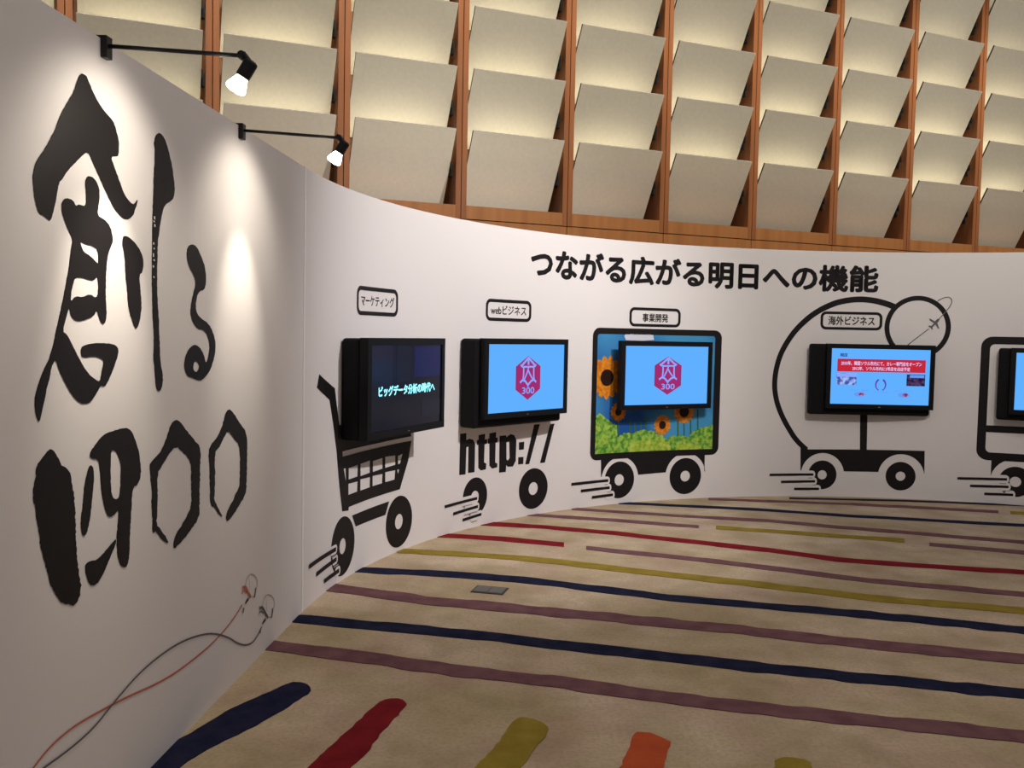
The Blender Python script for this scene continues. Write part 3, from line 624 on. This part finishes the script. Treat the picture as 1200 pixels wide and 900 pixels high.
# ------------------------------------------------------------------ televisions
SW = .945; SH = SW * 9 / 16; BZ = .044
def lay(name, bm, layer, m, parent):
    """flat picture element on a screen: bm holds (x, z) about the screen centre"""
    for v in bm.verts: v.co = Vector((v.co.x, 0.0005 - 0.0006 * layer - v.co.z * .2, v.co.y + SH / 2 + BZ))
    return obj(name, bm, m, parent)
def uv(u, v): return ((u - .5) * SW, (.5 - v) * SH)
def quad(u0, u1, v0, v1): return curve_mesh([[uv(u0, v0), uv(u1, v0), uv(u1, v1), uv(u0, v1)]])
def television(loc, a, gap, label, scr, left=0.0, mount='box', low=.055):
    t = thing('television', label, 'television', (loc[0], loc[1], loc[2] - SH / 2 - BZ), math.pi / 2 - a, 'televisions on the curved wall')
    hx = SW / 2 + BZ; zt_ = SH + 2 * BZ
    bm = bmesh.new()      # bezel: front frame and shallow back shell
    for (xa, xb, za, zb2) in ((-hx, hx, zt_ - BZ, zt_), (-hx, hx, 0, BZ), (-hx, -hx + BZ, BZ, zt_ - BZ), (hx - BZ, hx, BZ, zt_ - BZ)):
        box(bm, xa, xb, -.008, .05, za, zb2)
    box(bm, -hx + .004, hx - .004, .012, .05, .004, zt_ - .004)
    obj('bezel', bm, M['black'], t)
    bm = bmesh.new(); box(bm, -hx + BZ + .0005, hx - BZ - .0005, .001, .011, BZ + .0005, zt_ - BZ - .0005)
    s = obj('screen', bm, scr, t)
    bm = bmesh.new()
    if mount == 'box':
        box(bm, -hx - left, hx - .005, .051, gap - .002, -low, zt_ - .004, .022, 3)
        obj('housing', bm, M['black_matte'], t)
    else:
        box(bm, -.22, .22, .051, gap, .14, .44, .006, 1); obj('wall_mount', bm, M['black_matte'], t)
    bm = bmesh.new(); box(bm, -.012, .012, -.0095, -.007, .016, .022); obj('standby_lamp', bm, M['led'], t)
    return t, s
def gapfor(loc, a, left=0.0):
    # distance from the screen plane back to the wall at the nearer end of the housing
    best = 9
    for e in (-(SW / 2 + BZ + left), 0, SW / 2 + BZ):
        p = Vector((loc[0] + math.sin(a) * e, loc[1] + math.cos(a) * e, 0)); d = Vector((-math.cos(a), math.sin(a), 0))
        ox, oy = p.x - CX, p.y - CY; B_ = ox * d.x + oy * d.y; C_ = ox * ox + oy * oy - 1 / K ** 2
        best = min(best, -B_ + math.sqrt(B_ * B_ - C_))
    return best
tv = {1: ((-.672, 6.012, 1.188), .385), 2: ((.124, 7.421, 1.191), .71), 3: ((1.419, 8.488, 1.187), 1.075), 4: ((3.523, 8.887, 1.196), 1.575)}
a5 = A0 + K * 8.63; p5 = wpt(8.63, 1.19, .22); tv[5] = ((p5.x, p5.y, 1.19), a5)
def tvm(k, label, scr, left=0.0, mount='box', low=.055):
    loc, a = tv[k]; return television(loc, a, gapfor(loc, a, left), label, scr, left, mount, low)
t1, s1_ = tvm(1, 'dark screened television with glowing white text above the printed shopping cart', M['s_dark'], 0.0, 'box', .004)
t2, s2_ = tvm(2, 'black television showing a crimson hexagon emblem on blue, above the http lettering', M['s_blue'], .05, 'box', .07)
t3, s3_ = tvm(3, 'black television showing a crimson hexagon emblem on blue, over the sunflower picture', M['s_blue'], 0, 'bracket')
t4, s4_ = tvm(4, 'black television showing a slide with a red banner, below the globe ring', M['s_blue'], .14, 'box', .065)
t5, s5_ = tvm(5, 'black television with blue screen inside the empty van outline', M['s_blue'], .10, 'box', .06)
# dark screen: reflections painted as faint glowing panels and a line of text
lay('picture', quad(.0, .28, .0, .62), 1, M['s_reflect2'], s1_); lay('picture', quad(.34, .53, .0, .45), 1, M['s_reflect2'], s1_)
lay('picture', quad(.58, .98, .02, .40), 1, M['s_reflect'], s1_); lay('picture', quad(.70, .99, .70, .90), 1, M['s_reflect2'], s1_)
ta, tb = uv(.10, .60), uv(.90, .475)
lay('screen_lettering', fit(text_bm('ビッグデータ分析の時代へ', .04), ta[0], tb[0], ta[1], tb[1]), 2, M['s_cyan'], s1_)
def emblem(s):
    hexa = [(.345, .33), (.505, .175), (.67, .33), (.67, .675), (.505, .835), (.345, .675)]
    e = lay('emblem', curve_mesh([[uv(*p) for p in hexa]]), 1, M['s_red'], s)
    hx_ = lambda x, y: uv(.345 + .325 * x, .175 + .66 * y)
    st = []
    for pts, w in (([(.50, .04), (.20, .235)], .026), ([(.50, .04), (.80, .235)], .026), ([(.50, .02), (.50, .20)], .03), ([(.18, .20), (.27, .245), (.73, .245), (.82, .20)], .02),
                   ([(.31, .26), (.31, .40), (.29, .56)], .022), ([(.72, .26), (.72, .40), (.74, .56)], .022), ([(.52, .24), (.45, .38), (.33, .55)], .020), ([(.50, .33), (.58, .43), (.71, .55)], .020),
                   ([(.17, .60), (.27, .545), (.38, .57), (.49, .66)], .024), ([(.83, .60), (.74, .545), (.62, .57), (.49, .66)], .024), ([(.49, .62), (.49, .70)], .022)):
        st.append(ribbon([hx_(*p) for p in pts], w * .72))
    lay('emblem_lettering', merge(st), 2, M['s_lilac'], s)
    a, b = hx_(.26, .86), hx_(.76, .71)
    lay('emblem_lettering', fit(text_bm('300', .012), a[0], b[0], a[1], b[1]), 2, M['s_lilac'], s)
emblem(s2_); emblem(s3_)
# slide
def words(body, u0, u1, v0, v1, m, layer=2, bold=.02):
    a, b = uv(u0, v1), uv(u1, v0); return lay('screen_lettering', fit(text_bm(body, bold), a[0], b[0], a[1], b[1]), layer, m, s4_)
lay('banner', quad(.062, .955, .185, .415), 1, M['s_banner'], s4_)
words('韓国', .088, .160, .085, .15, M['s_navy'])
words('2010年、韓国ソウル市内にて、カレー専門店をオープン', .10, .915, .225, .30, M['s_white'])
words('2012年、ソウル市内に2号店を出店予定', .215, .80, .32, .39, M['s_white'])
lay('photo', quad(.058, .262, .445, .655), 1, M['s_photo'], s4_); lay('photo', quad(.062, .26, .45, .51), 2, M['s_lilac'], s4_)
lay('photo', quad(.768, .955, .445, .655), 1, M['s_photo2'], s4_); lay('photo', quad(.80, .945, .455, .505), 2, M['s_soft'], s4_)
c_ = uv(.508, .645)
lay('logo', merge([ribbon([(c_[0] + .047 * math.cos(t), c_[1] + .055 * math.sin(t)) for t in [math.radians(k) for k in range(-70, 66, 9)]], .008, .018),
                   ribbon([(c_[0] - .047 * math.cos(t), c_[1] + .055 * math.sin(t)) for t in [math.radians(k) for k in range(-70, 66, 9)]], .008, .018)]), 1, M['s_purple'], s4_)
words('ソウル本店', .44, .59, .765, .79, M['s_soft']); words('カレー専門', .20, .385, .735, .765, M['s_soft']); words('メニュー', .64, .83, .735, .765, M['s_soft'])
for u, v in ((.30, .82), (.745, .82)):
    c_ = uv(u, v); lay('dish', curve_mesh([[(c_[0] + .055 * math.cos(t), c_[1] + .022 * math.sin(t)) for t in [k * .3 for k in range(21)]]]), 1, M['s_soft'], s4_)
    lay('dish', curve_mesh([[(c_[0] + .018 + .028 * math.cos(t), c_[1] + .016 * math.sin(t)) for t in [k * .3 for k in range(21)]]]), 2, M['s_food'], s4_)

# ------------------------------------------------------------------ arm spotlights clamped to the straight wall
def arm_lamp(s, label, power, spill):
    base = wpt(s, H, 0)
    t = thing('arm_spotlight', label, 'spotlight', (base.x, base.y, H - .075), -A0, 'arm spotlights on the straight wall')
    # local +X points out from the wall into the room
    bm = bmesh.new(); box(bm, .0005, .020, -.019, .019, .018, .084, .003, 2); box(bm, -.0605, .020, -.019, .019, .0755, .084, .002, 1); box(bm, -.072, -.061, -.019, .019, .03, .084, .002, 1)
    obj('clamp', bm, M['metal'], t)
    bm = bmesh.new(); tube(bm, (.018, 0, .056), (.432, 0, .028), .0065, .0065, 12); obj('arm', bm, M['metal'], t, True)
    bm = bmesh.new(); tube(bm, (.428, 0, .034), (.450, 0, .006), .011, .011, 12)
    lathe(bm, (.428, 0, .028), (0, 1, 0), [(-.014, .010), (-.012, .013), (.012, .013), (.014, .010)], 14); obj('swivel', bm, M['metal'], t, True)
    ax = Vector((-.52, 0, -.85)).normalized(); o0 = Vector((.456, 0, .010))
    bm = bmesh.new(); lathe(bm, o0, ax, [(-.004, .012), (0, .020), (.004, .022), (.050, .022), (.053, .020)], 28); b = obj('lamp_body', bm, M['metal'], t)
    bm = bmesh.new(); lathe(bm, o0 + ax * .0532, ax, [(0, .017), (.010, .021), (.032, .030), (.040, .031), (.046, .027), (.050, .014)], 28); obj('bulb', bm, M['bulb'], t, True)
    # the reflector lamp throws a bright beam inside a wider, weaker field
    for nm, pw, size, blend, aim in (('bulb_light', power, 52, 1.0, (-.52, 0, -.85)), ('bulb_spill', spill, 122, .6, (-.78, 0, -.62))):
        l = bpy.data.lights.new(nm, 'SPOT'); l.energy = pw; l.spot_size = math.radians(size); l.spot_blend = blend; l.color = (1.0, .90, .74); l.shadow_soft_size = .035
        lo = bpy.data.objects.new(nm, l); COL.objects.link(lo); lo.parent = t; lo.location = o0 + ax * .115
        lo.rotation_euler = Vector(aim).to_track_quat('-Z', 'Y').to_euler()
arm_lamp(P(121, 46)[0], 'black arm spotlight clamped above the brush character', 36, 11)
arm_lamp(P(281, 150)[0], 'black arm spotlight clamped beside the joint strip of the white walls', 28, 10)
arm_lamp(2 * P(121, 46)[0] - P(281, 150)[0], 'black arm spotlight clamped past the tall brush stroke, far from the joint strip', 14, 2.5)

# ------------------------------------------------------------------ floor socket cover
c0 = on_floor(574, 692); ang = math.radians(-14)
t = thing('floor_socket', 'small grey metal socket cover set flush in the carpet', 'floor socket', (c0.x, c0.y, 0.0), ang)
bm = bmesh.new(); box(bm, -.10, .10, -.075, .075, .0002, .006, .002, 1); obj('frame', bm, M['steel_dark'], t)
bm = bmesh.new(); box(bm, -.088, -.002, -.062, .062, .0062, .008); obj('lid', bm, M['steel'], t)
bm = bmesh.new(); box(bm, .002, .088, -.062, .062, .0062, .008); obj('lid', bm, M['steel'], t)
